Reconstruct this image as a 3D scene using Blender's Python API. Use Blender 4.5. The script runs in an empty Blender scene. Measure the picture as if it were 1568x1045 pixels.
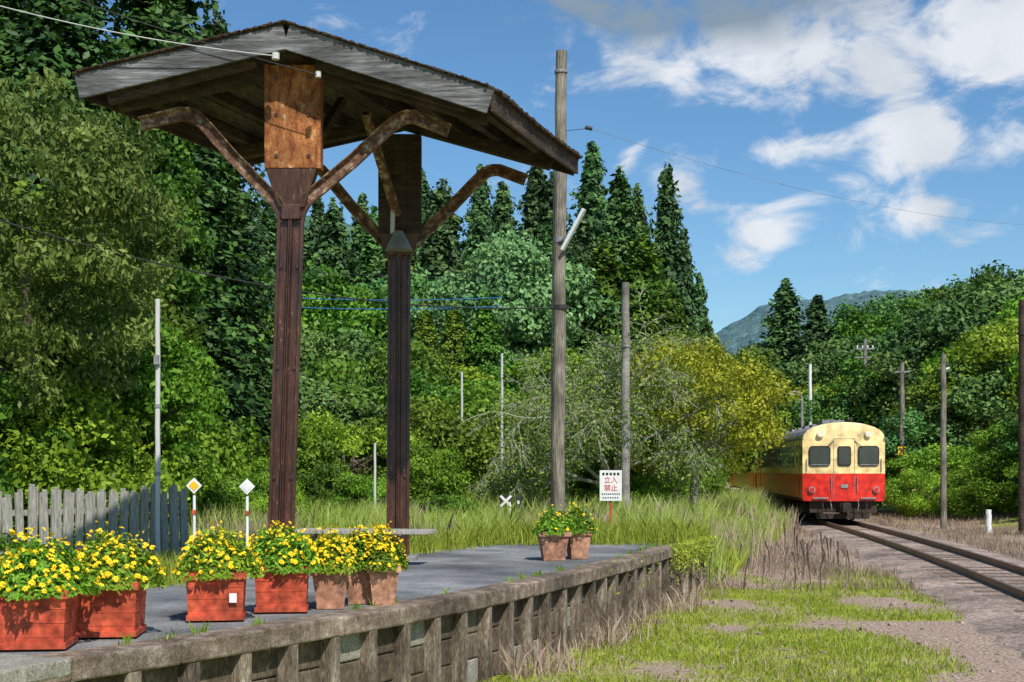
import bpy, math, random
import numpy as np
from mathutils import Vector, Matrix, noise
R = random.Random(7); rng = np.random.default_rng(7)
scene = bpy.context.scene
COL = scene.collection

# ------------------------------------------------------------------ materials
def nt(name):
    m = bpy.data.materials.new(name); m.use_nodes = True
    n = m.node_tree.nodes; l = m.node_tree.links
    return m, n, l, n['Principled BSDF']
def rgba(c): return (c[0], c[1], c[2], 1)
def ramp(n, stops):
    r = n.new('ShaderNodeValToRGB'); e = r.color_ramp.elements
    while len(e) < len(stops): e.new(0.5)
    for i, (p, c) in enumerate(stops):
        e[i].position = p; e[i].color = rgba(c)
    return r
def mat(name, stops, scale=5, rough=.8, bump=.3, metal=0, stretch=(1, 1, 1), detail=8, dist=.02, fine=None, spec=.3, blotch=None):
    m, n, l, b = nt(name)
    tc = n.new('ShaderNodeTexCoord'); mp = n.new('ShaderNodeMapping'); mp.inputs['Scale'].default_value = stretch
    l.new(tc.outputs['Object'], mp.inputs['Vector'])
    nz = n.new('ShaderNodeTexNoise'); nz.inputs['Scale'].default_value = scale
    nz.inputs['Detail'].default_value = detail; nz.inputs['Roughness'].default_value = .65
    l.new(mp.outputs[0], nz.inputs['Vector'])
    r = ramp(n, stops); l.new(nz.outputs['Fac'], r.inputs['Fac'])
    col = r.outputs['Color']
    def mulnoise(col, vec, sc, lo, hi):
        n2 = n.new('ShaderNodeTexNoise'); n2.inputs['Scale'].default_value = sc; n2.inputs['Detail'].default_value = 4
        l.new(vec, n2.inputs['Vector'])
        mr = n.new('ShaderNodeMapRange'); mr.inputs[1].default_value = .3; mr.inputs[2].default_value = .7
        mr.inputs[3].default_value = lo; mr.inputs[4].default_value = hi
        l.new(n2.outputs['Fac'], mr.inputs[0])
        mx = n.new('ShaderNodeVectorMath'); mx.operation = 'SCALE'
        l.new(col, mx.inputs[0]); l.new(mr.outputs[0], mx.inputs['Scale']); return mx.outputs[0]
    if fine: col = mulnoise(col, mp.outputs[0], fine, .55, 1.4)
    if blotch: col = mulnoise(col, tc.outputs['Object'], blotch, .5, 1.35)
    l.new(col, b.inputs['Base Color'])
    b.inputs['Roughness'].default_value = rough; b.inputs['Metallic'].default_value = metal
    b.inputs['Specular IOR Level'].default_value = spec
    if bump:
        bp = n.new('ShaderNodeBump'); bp.inputs['Strength'].default_value = bump; bp.inputs['Distance'].default_value = dist
        l.new(nz.outputs['Fac'], bp.inputs['Height']); l.new(bp.outputs[0], b.inputs['Normal'])
    return m
def leafmat(name, dark, light, transl=.3, huevar=.04):
    m, n, l, b = nt(name)
    at = n.new('ShaderNodeAttribute'); at.attribute_name = 'shade'
    oi = n.new('ShaderNodeObjectInfo')
    mid = [(a+c)/2 for a, c in zip(dark, light)]
    r = ramp(n, [(0, dark), (.5, mid), (1, light)])
    l.new(at.outputs['Fac'], r.inputs['Fac'])
    hs = n.new('ShaderNodeHueSaturation')
    mr = n.new('ShaderNodeMapRange'); mr.inputs[3].default_value = .5-huevar; mr.inputs[4].default_value = .5+huevar*.6
    l.new(oi.outputs['Random'], mr.inputs[0]); l.new(mr.outputs[0], hs.inputs['Hue'])
    mr2 = n.new('ShaderNodeMapRange'); mr2.inputs[3].default_value = .72; mr2.inputs[4].default_value = 1.25
    ml = n.new('ShaderNodeMath'); ml.operation = 'MULTIPLY'; ml.inputs[1].default_value = 7.31
    fr = n.new('ShaderNodeMath'); fr.operation = 'FRACT'
    l.new(oi.outputs['Random'], ml.inputs[0]); l.new(ml.outputs[0], fr.inputs[0]); l.new(fr.outputs[0], mr2.inputs[0])
    l.new(mr2.outputs[0], hs.inputs['Value']); l.new(r.outputs[0], hs.inputs['Color'])
    l.new(hs.outputs[0], b.inputs['Base Color'])
    b.inputs['Roughness'].default_value = .55; b.inputs['Specular IOR Level'].default_value = .25
    if transl:
        tr = n.new('ShaderNodeBsdfTranslucent'); l.new(hs.outputs[0], tr.inputs['Color'])
        mx = n.new('ShaderNodeMixShader'); mx.inputs[0].default_value = transl
        l.new(b.outputs[0], mx.inputs[1]); l.new(tr.outputs[0], mx.inputs[2])
        l.new(mx.outputs[0], n['Material Output'].inputs['Surface'])
    return m

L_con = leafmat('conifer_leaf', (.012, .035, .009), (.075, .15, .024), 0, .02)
L_cfar = leafmat('hazy_conifer_leaf', (.028, .07, .026), (.11, .215, .055), 0, .02)  # lighter needles for far trees, haze mixed into the colour
L_mid = leafmat('green_leaf', (.025, .08, .008), (.16, .33, .030), .2)
L_bri = leafmat('bright_leaf', (.08, .18, .010), (.33, .53, .045), .3, .03)
L_yel = leafmat('yellow_green_leaf', (.20, .25, .012), (.62, .62, .05), .3, .01)
L_oli = leafmat('olive_leaf', (.07, .14, .018), (.36, .48, .11), .3, .01)
L_far = leafmat('hazy_far_leaf', (.035, .10, .025), (.14, .27, .055), 0, .03)  # far foliage tint, distance haze put into the colour
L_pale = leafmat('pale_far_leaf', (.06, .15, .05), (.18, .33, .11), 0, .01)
L_grs = leafmat('grass_blade', (.25, .33, .02), (.56, .64, .10), .3, .0)
L_mea = leafmat('meadow_blade', (.22, .33, .03), (.56, .65, .17), .3, .0)
L_dry = leafmat('dry_blade', (.28, .19, .13), (.58, .46, .36), .2, .0)
bark = mat('bark', [(.3, (.05, .035, .025)), (.7, (.16, .13, .10))], 6, .9, .5, stretch=(1, 1, .3))
palebark = mat('pale_bark', [(.3, (.26, .25, .21)), (.7, (.50, .48, .42))], 6, .9, .4)
woodgrey = mat('weathered_wood', [(.25, (.035, .032, .032)), (.5, (.13, .128, .13)), (.75, (.30, .305, .32))], 5, .85, .6, stretch=(.35, .35, 5), fine=24, blotch=1.6)
fencewood = mat('fence_wood', [(.25, (.16, .145, .12)), (.5, (.34, .32, .28)), (.75, (.52, .50, .46))], 7, .85, .5, stretch=(6, 6, .4), fine=30)
polewood = mat('pole_wood', [(.3, (.10, .085, .06)), (.55, (.25, .22, .175)), (.75, (.42, .39, .33))], 9, .9, .6, stretch=(5, 5, .25), fine=20, blotch=2)
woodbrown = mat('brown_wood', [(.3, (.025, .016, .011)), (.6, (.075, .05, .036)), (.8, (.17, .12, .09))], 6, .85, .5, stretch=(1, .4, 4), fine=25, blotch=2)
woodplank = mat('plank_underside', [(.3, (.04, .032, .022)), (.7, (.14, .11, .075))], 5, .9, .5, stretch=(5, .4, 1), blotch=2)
rustboard = mat('rusty_board', [(.32, (.085, .022, .009)), (.46, (.26, .085, .025)), (.60, (.38, .15, .05)), (.69, (.50, .38, .23))], 4.5, .8, .5, stretch=(3, 3, 1.4), fine=30, blotch=3)
rail_rust = mat('rusty_rail_paint', [(.3, (.042, .018, .012)), (.57, (.088, .034, .022)), (.67, (.16, .07, .04)), (.70, (.50, .45, .39))], 7, .36, .3, stretch=(4, 4, .8), fine=40, spec=.5, blotch=1.5)
arm_rust = mat('peeling_arm', [(.3, (.05, .022, .013)), (.5, (.15, .07, .038)), (.66, (.42, .32, .22))], 9, .7, .4, fine=30, blotch=2.5)
shingle = mat('bark_shingle', [(.3, (.02, .013, .009)), (.7, (.09, .055, .035))], 14, .95, .7)
asphalt = mat('asphalt', [(.3, (.12, .128, .135)), (.5, (.18, .187, .19)), (.7, (.27, .27, .27))], 1.6, .92, .4, fine=60, dist=.01, blotch=.9)
coping = mat('aggregate_coping', [(.3, (.09, .065, .045)), (.5, (.20, .15, .11)), (.7, (.38, .32, .26))], 8, .95, .8, fine=70, dist=.02, blotch=1.2)
wallc = mat('stained_concrete', [(.3, (.035, .025, .017)), (.5, (.11, .082, .056)), (.72, (.25, .20, .15))], 3.5, .95, .6, stretch=(1, 1, .5), fine=40)
wallp = mat('pier_concrete', [(.3, (.06, .045, .032)), (.5, (.17, .13, .095)), (.72, (.36, .31, .24))], 5, .95, .6, stretch=(2, 2, .5), fine=40, blotch=1.5)
palec = mat('pale_concrete', [(.3, (.18, .165, .13)), (.7, (.36, .34, .28))], 5, .95, .5, fine=60)
redpl = mat('red_planter', [(.3, (.42, .055, .025)), (.7, (.58, .11, .05))], 5, .55, .1, fine=18, blotch=4)
terra = mat('terracotta', [(.3, (.34, .15, .085)), (.7, (.52, .28, .18))], 5, .75, .15, fine=18, blotch=4)
soil = mat('soil', [(.3, (.03, .02, .015)), (.7, (.08, .055, .04))], 30, 1, .5)
yel = mat('yellow_petal', [(.3, (.85, .55, .01)), (.7, (.97, .74, .02))], 20, .6, 0)
org = mat('flower_centre', [(.3, (.65, .28, .01)), (.7, (.8, .42, .02))], 20, .6, 0)
white = mat('white_paint', [(.3, (.66, .66, .64)), (.7, (.82, .82, .8))], 6, .6, .05)
black = mat('black_paint', [(.3, (.012, .012, .012)), (.7, (.035, .033, .03))], 6, .6, .1)
signred = mat('sign_red', [(.3, (.6, .02, .02)), (.7, (.7, .03, .03))], 6, .6, 0)
yelpaint = mat('yellow_paint', [(.3, (.75, .42, .01)), (.7, (.85, .52, .02))], 6, .5, 0)
steel = mat('rail_steel', [(.3, (.12, .07, .05)), (.7, (.28, .2, .15))], 6, .5, .2, metal=.4)
steelg = mat('grey_steel', [(.3, (.18, .18, .18)), (.7, (.38, .38, .37))], 6, .5, .1, metal=.3)
wirem = mat('wire_rubber', [(.3, (.02, .02, .02)), (.7, (.05, .05, .05))], 6, .6, 0)
wirew = mat('wire_white', [(.3, (.5, .5, .48)), (.7, (.6, .6, .58))], 6, .6, 0)
wireb = mat('wire_blue', [(.3, (.02, .12, .35)), (.7, (.03, .2, .5))], 6, .6, 0)
concp = mat('concrete_pole', [(.3, (.17, .155, .135)), (.7, (.31, .29, .26))], 4, .9, .2, fine=30, blotch=1.5)
tred = mat('train_red', [(.3, (.62, .018, .010)), (.7, (.78, .035, .018))], 2, .3, .03, fine=5, spec=.5)
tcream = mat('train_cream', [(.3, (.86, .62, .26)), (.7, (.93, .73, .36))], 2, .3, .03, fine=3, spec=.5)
tside = mat('train_side_cream_shaded', [(.3, (.74, .42, .12)), (.7, (.86, .55, .20))], 2, .35, .03, fine=3, spec=.5)  # front cream made darker and more orange, painting in the sides' shade
troof = mat('train_roof', [(.3, (.14, .14, .145)), (.7, (.27, .27, .28))], 3, .7, .1, fine=8)
glass = mat('dark_glass', [(.3, (.012, .018, .022)), (.7, (.03, .045, .05))], 2, .06, 0, spec=.9)
tdark = mat('underframe', [(.3, (.012, .010, .009)), (.7, (.08, .055, .04))], 4, .8, .3)
lens = mat('lamp_lens', [(.3, (.7, .7, .65)), (.7, (.85, .85, .8))], 4, .15, 0)
ballast = mat('ballast', [(.3, (.16, .11, .085)), (.5, (.32, .245, .20)), (.7, (.5, .41, .35))], 9, 1, 1, fine=30, dist=.04, blotch=.8)
sleeper = mat('sleeper_wood', [(.3, (.08, .055, .04)), (.7, (.20, .155, .12))], 8, .95, .4)

# ------------------------------------------------------------------ mesh builder
class MB:
    def __init__(s): s.v = []; s.f = []; s.m = []; s.sh = []
    def add(s, vs, fs, mi=0, sh=.5):
        o = len(s.v); s.v += [tuple(p) for p in vs]; s.f += [tuple(i+o for i in f) for f in fs]
        s.m += [mi]*len(fs); s.sh += [sh]*len(vs)
    def poly(s, Q, sh, mi=0):
        n, k, _ = Q.shape; o = len(s.v)
        s.v += Q.reshape(-1, 3).tolist(); s.f += (np.arange(n*k).reshape(n, k)+o).tolist()
        s.m += [mi]*n; s.sh += np.repeat(sh, k).tolist()
    def box(s, c, size, mi=0, rz=0, taper=1, M=None):
        x, y, z = size[0]/2, size[1]/2, size[2]/2; t = taper
        vs = [(-x*t, -y*t, -z), (x*t, -y*t, -z), (x*t, y*t, -z), (-x*t, y*t, -z), (-x, -y, z), (x, -y, z), (x, y, z), (-x, y, z)]
        if M is None: M = Matrix.Rotation(rz, 3, 'Z')
        c = Vector(c)
        s.add([c+M@Vector(v) for v in vs], [(0, 3, 2, 1), (4, 5, 6, 7), (0, 1, 5, 4), (1, 2, 6, 5), (2, 3, 7, 6), (3, 0, 4, 7)], mi)
    def beam(s, p, q, w, h, mi=0, up=(0, 0, 1)):
        p = Vector(p); q = Vector(q); d = (q-p); L = d.length; d.normalize()
        u = Vector(up); sd = d.cross(u).normalized(); u = sd.cross(d)
        M = Matrix((sd, d, u)).transposed()
        s.box((p+q)/2, (w, L, h), mi, M=M)
    def tube(s, pts, rads, n=8, mi=0, sh=.5):
        pts = [Vector(p) for p in pts]; vs = []; fs = []
        for i, p in enumerate(pts):
            t = (pts[min(i+1, len(pts)-1)]-pts[max(i-1, 0)]).normalized()
            a = t.cross(Vector((0, 0, 1)) if abs(t.z) < .9 else Vector((0, 1, 0))).normalized(); b = t.cross(a)
            r = rads[i] if hasattr(rads, '__len__') else rads
            for k in range(n):
                an = 2*math.pi*k/n; vs.append(p+(a*math.cos(an)+b*math.sin(an))*r)
        for i in range(len(pts)-1):
            for k in range(n):
                fs.append((i*n+k, i*n+(k+1) % n, (i+1)*n+(k+1) % n, (i+1)*n+k))
        if n > 4:
            fs.append(tuple(range(n))); fs.append(tuple((len(pts)-1)*n+k for k in range(n))[::-1])
        s.add(vs, fs, mi, sh)
    def mesh(s, name, mats, smooth=False):
        me = bpy.data.meshes.new(name); me.from_pydata(s.v, [], s.f)
        for m in mats: me.materials.append(m)
        me.polygons.foreach_set('material_index', s.m)
        if smooth: me.polygons.foreach_set('use_smooth', [True]*len(s.f))
        a = me.attributes.new('shade', 'FLOAT', 'POINT'); a.data.foreach_set('value', s.sh)
        me.update(); return me
    def obj(s, name, mats, bevel=0, smooth=False, parent=None):
        o = bpy.data.objects.new(name, s.mesh(name, mats, smooth)); COL.objects.link(o)
        if bevel:
            b = o.modifiers.new('bevel', 'BEVEL'); b.width = bevel; b.segments = 2; b.limit_method = 'ANGLE'; b.angle_limit = math.radians(40)
        if parent: o.parent = parent
        return o
def empty(name):
    e = bpy.data.objects.new(name, None); COL.objects.link(e); return e

def norm(a): return a/np.maximum(np.linalg.norm(a, axis=1, keepdims=True), 1e-6)
def leafq(P, size, asp=.55, out=None, up=.3, droop=0.):
    n = len(P); nr = rng.normal(size=(n, 3))
    if out is not None: nr += out*1.5
    nr[:, 2] += up; nr = norm(nr)
    t = rng.normal(size=(n, 3)); t[:, 2] -= droop
    t -= (t*nr).sum(1, keepdims=True)*nr; t = norm(t); b = np.cross(nr, t)
    s = (size*(.6+.8*rng.random(n)))[:, None]
    return np.stack([P-t*s/2, P+b*s*asp/2, P+t*s/2, P-b*s*asp/2], 1)

# ------------------------------------------------------------------ site layout functions
pe = np.polyfit([5, 8.4, 11.4, 14.7, 18.6, 22.6], [-5.3, -2.74, -.85, .53, 1.85, 3.18], 3)
pd = np.polyder(pe)
def edgeX(Y):
    if Y <= 23: return float(np.polyval(pe, Y))
    e = float(np.polyval(pe, 23)); return e+.26*(min(Y, 60)-23)+.1*max(0, Y-60)
def leftX(Y): return -3.7+(.43 if Y > 13.6 else .5)*(Y-13.6)
TS = .092
def trackX(Y):
    if Y >= 44: return 11.05+TS*(Y-45.6)
    return 11.05-TS*(45.6-Y)-.0012*(44-Y)**2
def sm(t): t = max(0., min(1., t)); return t*t*(3-2*t)
def gz(x, y):
    off = 1.6 if y < 22 else 1.6-1.4*sm((y-22)/2)
    z = .5*sm((edgeX(y)-off-x)/1.2)
    z += 6*sm((y-62)/45)*sm((14-x)/10)
    z += 5*sm((y-70)/50)*sm((x-19)/12)
    z += 1.2*sm((x-trackX(y)-4)/9)*sm((y-25)/20)
    return z
def green(x, y):
    n = noise.fractal(Vector((x*.8, y*.4, 3.1)), 1.0, 2.0, 5)
    if x < edgeX(y)-.3: return .9
    base = .84-.8*sm((y-21.5)/5)
    if y > 50: base = .6
    d = abs(x-trackX(y))
    base -= .8*sm((3.4-d)/1.8)
    if x > trackX(y)+2: base = .3+.4*sm((x-trackX(y)-3)/3)
    if x > trackX(y)-3.0 and x < trackX(y)-1.7 and y > 18 and y < 27: base = .72
    patch = .85*math.exp(-(((x-6.6)/1.7)**2+((y-16.2)/1.3)**2))
    patch2 = math.exp(-(((x-4.4)/2.4)**2+((y-17.3)/.55)**2))*.6
    patch3 = math.exp(-(((x-4)/2.4)**2+((y-20.3)/.8)**2))*.4
    return base+n*.75-patch-patch2-patch3

# ------------------------------------------------------------------ ground
def axis(parts):
    o = []
    for a, b, st in parts: o += list(np.arange(a, b, st))
    return o
xs = axis([(-1500, -200, 130), (-200, -40, 12), (-40, -12, 2), (-12, 18, .25), (18, 60, 2), (60, 200, 12), (200, 1600, 140)])
ys = axis([(-300, 0, 60), (0, 10, 2), (10, 36, .3), (36, 62, .8), (62, 140, 3), (140, 300, 15), (300, 2400, 150)])
g = MB()
vs = []; grv = []
for y in ys:
    for x in xs:
        z = gz(x, y)
        if 10 <= y <= 60 and -12 <= x <= 18: z += .03*noise.noise(Vector((x*1.5, y*1.5, 0)))
        vs.append((x, y, z)); grv.append(max(0, min(1, green(x, y))))
nx = len(xs)
fs = [(j*nx+i, j*nx+i+1, (j+1)*nx+i+1, (j+1)*nx+i) for j in range(len(ys)-1) for i in range(nx-1)]
g.add(vs, fs); g.sh = grv
gm, n, l, b = nt('ground')
at = n.new('ShaderNodeAttribute'); at.attribute_name = 'shade'
tc = n.new('ShaderNodeTexCoord')
n1 = n.new('ShaderNodeTexNoise'); n1.inputs['Scale'].default_value = 3; n1.inputs['Detail'].default_value = 10; n1.inputs['Roughness'].default_value = .7
n2 = n.new('ShaderNodeTexNoise'); n2.inputs['Scale'].default_value = 26; n2.inputs['Detail'].default_value = 5
for q in (n1, n2): l.new(tc.outputs['Object'], q.inputs['Vector'])
r1 = ramp(n, [(.3, (.15, .10, .072)), (.5, (.34, .25, .19)), (.72, (.58, .47, .39))]); l.new(n2.outputs[0], r1.inputs[0])
r2 = ramp(n, [(.3, (.20, .24, .03)), (.55, (.34, .39, .05)), (.75, (.46, .45, .12))]); l.new(n1.outputs[0], r2.inputs[0])
ad = n.new('ShaderNodeMath'); ad.operation = 'ADD'; l.new(at.outputs['Fac'], ad.inputs[0])
sb = n.new('ShaderNodeMath'); sb.operation = 'MULTIPLY_ADD'; sb.inputs[1].default_value = 1.6; sb.inputs[2].default_value = -.8; l.new(n1.outputs[0], sb.inputs[0]); l.new(sb.outputs[0], ad.inputs[1])
mr = n.new('ShaderNodeMapRange'); mr.inputs[1].default_value = .35; mr.inputs[2].default_value = .9; l.new(ad.outputs[0], mr.inputs[0])
mx = n.new('ShaderNodeMix'); mx.data_type = 'RGBA'; l.new(mr.outputs[0], mx.inputs['Factor']); l.new(r1.outputs[0], mx.inputs['A']); l.new(r2.outputs[0], mx.inputs['B'])
l.new(mx.outputs['Result'], b.inputs['Base Color']); b.inputs['Roughness'].default_value = 1; b.inputs['Specular IOR Level'].default_value = .1
bp = n.new('ShaderNodeBump'); bp.inputs['Strength'].default_value = .8; bp.inputs['Distance'].default_value = .04; l.new(n2.outputs[0], bp.inputs['Height']); l.new(bp.outputs[0], b.inputs['Normal'])
g.obj('ground', [gm], smooth=True)

def hillobj(name, cx, cy, rx, ry, prof, c1, c2, seed):
    h = MB(); nx_, ny_ = 150, 40; V = []
    for j in range(ny_+1):
        for i in range(nx_+1):
            a = i/nx_; t = j/ny_
            x = cx-rx+2*rx*a; y = cy-ry+2*ry*t
            z = np.interp(x, [p[0] for p in prof], [p[1] for p in prof])*math.sin(math.pi*min(1, t*1.0))**.6
            z += (3.0*noise.fractal(Vector((x*.05, y*.05, seed)), 1, 2, 5)+1.2*abs(noise.noise(Vector((x*.4, y*.4, seed)))))*min(1, z/12)
            V.append((x, y, z-1))
    h.add(V, [(j*(nx_+1)+i, j*(nx_+1)+i+1, (j+1)*(nx_+1)+i+1, (j+1)*(nx_+1)+i) for j in range(ny_) for i in range(nx_)])
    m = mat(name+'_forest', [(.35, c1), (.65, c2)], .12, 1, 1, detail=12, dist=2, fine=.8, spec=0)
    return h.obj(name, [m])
hillobj('distant_hill', 130, 520, 160, 120, [(-30, 20), (50, 36), (70, 50), (92, 62), (110, 65), (140, 69), (170, 66), (200, 60), (290, 40)], (.07, .14, .16), (.13, .21, .21), 1.)  # bluish forest colours paint in the distance haze
hillobj('distant_hill', -70, 330, 100, 90, [(-170, 50), (-110, 60), (-66, 66), (-45, 62), (-20, 50), (0, 34), (30, 15)], (.06, .13, .10), (.11, .20, .13), 5.)  # blue-green cast is haze put into the hill colours
hillobj('wooded_hill', 75, 210, 60, 60, [(15, 3), (28, 11), (45, 19), (70, 28), (135, 34)], (.04, .10, .035), (.10, .19, .06), 9.)

# ------------------------------------------------------------------ platform
pl = MB()
Ys = list(np.arange(3.5, 23.01, .4))
ZP = .85
top = []
for y in Ys: top += [(leftX(y), y, ZP-.006), (edgeX(y)-.12, y, ZP-.006)]
pl.add(top, [(2*i, 2*i+1, 2*i+3, 2*i+2) for i in range(len(Ys)-1)], 0)
lv = []
for y in Ys: lv += [(leftX(y), y, .0), (leftX(y), y, ZP-.006)]
pl.add(lv, [(2*i, 2*i+1, 2*i+3, 2*i+2) for i in range(len(Ys)-1)], 1)
pl.box(((leftX(23)+edgeX(23))/2, 23.0, .4), (edgeX(23)-leftX(23)-.15, .2, .86), 1)
def PT(yy, off, z):
    d = float(np.polyval(pd, yy)); q = math.sqrt(1+d*d)
    return Vector((edgeX(yy)+off/q, yy-off*d/q, z))
y = 3.6; k = 0
while y < 23:
    dx = float(np.polyval(pd, y)); ds = math.sqrt(1+dx*dx)
    y2 = y+.52/ds
    an = -math.atan2(dx, 1)
    pl.box(PT(y, -.05, .34), (.14, .115+R.uniform(-.01, .01), .74), 2, rz=an+R.uniform(-.03, .03))
    ym = (y+y2)/2
    for c in range(3):
        pl.box(PT(ym, -.15+R.uniform(-.01, .01), .11+c*.24), (.12, .44, .232), 3 if R.random() < .9 else 1, rz=an)
    y = y2; k += 1
y = 3.6
while y < 23:
    dx = float(np.polyval(pd, y)); ds = math.sqrt(1+dx*dx); L = .9; y2 = y+L/ds
    p = PT(y, -.12, ZP-.07+R.uniform(-.006, .006)); q = PT(y2-.006, -.12, ZP-.07+R.uniform(-.006, .006))
    pl.beam(p, q, .30+R.uniform(-.008, .008), .15, 4)
    y = y2
pl.obj('railway_platform', [asphalt, palec, wallp, wallc, coping], bevel=.016)
w = MB(); wl = []
Yw = [y for y in Ys if 8 < y < 22.4]
for y in Yw: wl += [(leftX(y)+.18, y, ZP-.002), (leftX(y)+.27, y, ZP-.002)]
w.add(wl, [(2*i, 2*i+1, 2*i+3, 2*i+2) for i in range(len(Yw)-1) if i % 9 not in (4, 5)])
w.obj('platform_white_line', [white])
s = MB(); s.box((-3.13, 7.65, .90), (1.3, .5, .10), 0, rz=-.45)
s.obj('concrete_slab', [palec], bevel=.015)

# ------------------------------------------------------------------ track
t = MB(); V = []
yy = list(np.arange(8, 130, 1.0))
for y in yy:
    x = trackX(y); j = .12*noise.noise(Vector((y*.7, 0, 0)))
    V += [(x-1.9+j, y, gz(x, y)-.02), (x-1.1, y, .088), (x+1.1, y, .088), (x+1.9+j, y, .0)]
t.add(V, [(4*i+a, 4*i+a+1, 4*i+a+5, 4*i+a+4) for i in range(len(yy)-1) for a in range(3)], 0)
for i, y in enumerate(np.arange(10, 110, .75)):
    t.box((trackX(y), y, .055+R.uniform(-.014, .004)), (2.0, .2, .08), 1, rz=-.11+R.uniform(-.03, .03))
def railprof(): return [(-.06, 0), (.06, 0), (.06, .012), (.012, .03), (.012, .10), (.034, .11), (.034, .15), (-.034, .15), (-.034, .11), (-.012, .10), (-.012, .03), (-.06, .012)]
for off in (-.53, .53):
    V = []
    for y in yy:
        for a, z in railprof(): V.append((trackX(y)+off+a, y, .085+z*.9))
    t.add(V, [(12*i+a, 12*i+(a+1) % 12, 12*(i+1)+(a+1) % 12, 12*(i+1)+a) for i in range(len(yy)-1) for a in range(12)], 2)
t.obj('railway_track', [ballast, sleeper, steel])
RT = .22

# ------------------------------------------------------------------ shelter
FA = Vector((-2.39, 14.6, 6.72)); FL = Vector((-4.61, 14.7, 6.22)); FR = Vector((-.233, 14.4, 5.985))
BA = Vector((-1.25, 18.0, 6.72)); BL = Vector((-3.46, 18.1, 6.25)); BR = Vector((.82, 17.9, 6.07))
def rp(side, s_, t_, dz=0):
    a = FA.lerp(BA, t_); e = (FL.lerp(BL, t_) if side < 0 else FR.lerp(BR, t_))
    p = a.lerp(e, s_); return Vector((p.x, p.y, p.z+dz-.03*math.sin(math.pi*t_)))
sh = MB()
SM = [rail_rust, arm_rust, rustboard, woodgrey, woodbrown, woodplank, shingle, steelg, wirew]
prof = [(0, -.065), (.014, -.065), (.03, -.012), (.10, -.012), (.105, -.034), (.14, -.034), (.14, .034), (.105, .034), (.10, .012), (.03, .012), (.014, .065), (0, .065)]
def railsweep(path, yv, sgn, split):
    n_ = len(path); V = []
    for i, (x, z) in enumerate(path):
        a = path[max(i-1, 0)]; c = path[min(i+1, n_-1)]
        tx, tz = c[0]-a[0], c[1]-a[1]; q = math.hypot(tx, tz); tx /= q; tz /= q
        nx_, nz_ = (-tz*1.0, tx*1.0) if sgn < 0 else (tz, -tx)
        for pn, pb in prof: V.append((x+nx_*(pn+.003), yv+pb, z+nz_*(pn+.003)))
    for i in range(n_-1):
        f = [(12*i+a, 12*i+(a+1) % 12, 12*(i+1)+(a+1) % 12, 12*(i+1)+a) for a in range(12)]
        sh.add([V[j] for j in range(12*i, 12*i+24)], [tuple(v-12*i for v in q) for q in f], 0 if i < split else 1)
    sh.add(V[-12:], [tuple(range(12))], 1)
def frame(yv, xb, xj, zj, Lb, Lt, Rb, Rt):
    for sg, B, T in ((-1, Lb, Lt), (1, Rb, Rt)):
        e = (xj+.12*sg, zj+.17)
        mid = (e[0]*.5+B[0]*.5, e[1]*.5+B[1]*.5-.02)
        path = [(xb, ZP-.01), ((xb+xj)/2, (ZP+zj)/2), (xj, zj-.12), (xj+.035*sg, zj+.03), e, mid,
                (e[0]*.2+B[0]*.8, e[1]*.2+B[1]*.8), (B[0]-.06*sg, B[1]-.065), (B[0]+.02*sg, B[1]-.018), (B[0]+.10*sg, B[1]-.002), (B[0]+.2*sg, B[1]-.004), T]
        railsweep(path, yv, sg, 4)
    sh.box((xb, yv, ZP+.02), (.5, .4, .06), 7)
    for zz in (1.9, 3.1, 4.2, 4.7):
        xx = xb+(xj-xb)*(zz-ZP)/(zj-ZP)
        sh.box((xx-.09, yv, zz), (.035, .06, .035), 0); sh.box((xx+.09, yv, zz), (.035, .06, .035), 0)
frame(15.0, -2.54, -2.42, 4.82, (-3.44, 5.95), (-4.08, 5.84), (-1.24, 5.92), (-.66, 5.76))
frame(17.4, -1.45, -1.43, 4.74, (-2.42, 5.9), (-3.0, 5.82), (-.34, 5.86), (.2, 5.73))
sh.box((-2.385, 15.0, 5.83), (.56, .20, 1.12), 2)
sh.box((-2.665, 15.0, 5.83), (.05, .215, 1.13), 2); sh.box((-2.105, 15.0, 5.83), (.05, .215, 1.13), 2)
sh.box((-2.405, 15.0, 5.06), (.56, .186, .415), 0, taper=.5)
sh.box((-2.41, 15.0, 4.80), (.20, .15, .16), 0)
for zz in (5.4, 5.85, 6.25):
    for xx in (-2.56, -2.21): sh.tube([(xx, 14.90, zz), (xx, 14.885, zz)], .016, 8, 0)
for i in range(3): sh.box((-1.42-.18+i*.18, 17.4, 5.60), (.178, .2+R.uniform(-.006, .006), 1.25), 4)
sh.box((-1.425, 17.4, 4.84), (.53, .186, .27), 0, taper=.6)
for t_ in (.118, .83):
    for sd in (-1, 1):
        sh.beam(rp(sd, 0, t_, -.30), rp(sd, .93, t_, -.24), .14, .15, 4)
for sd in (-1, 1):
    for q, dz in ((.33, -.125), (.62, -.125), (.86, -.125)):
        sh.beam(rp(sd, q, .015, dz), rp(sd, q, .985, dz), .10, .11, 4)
sh.beam(rp(1, 0, .015, -.20), rp(1, 0, .985, -.20), .16, .20, 4)
sh.beam((-2.3, 15.12, 5.35), (-1.98, 16.0, 6.3), .09, .09, 4); sh.beam((-1.45, 17.28, 5.2), (-1.75, 16.4, 6.25), .09, .09, 1)
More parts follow.
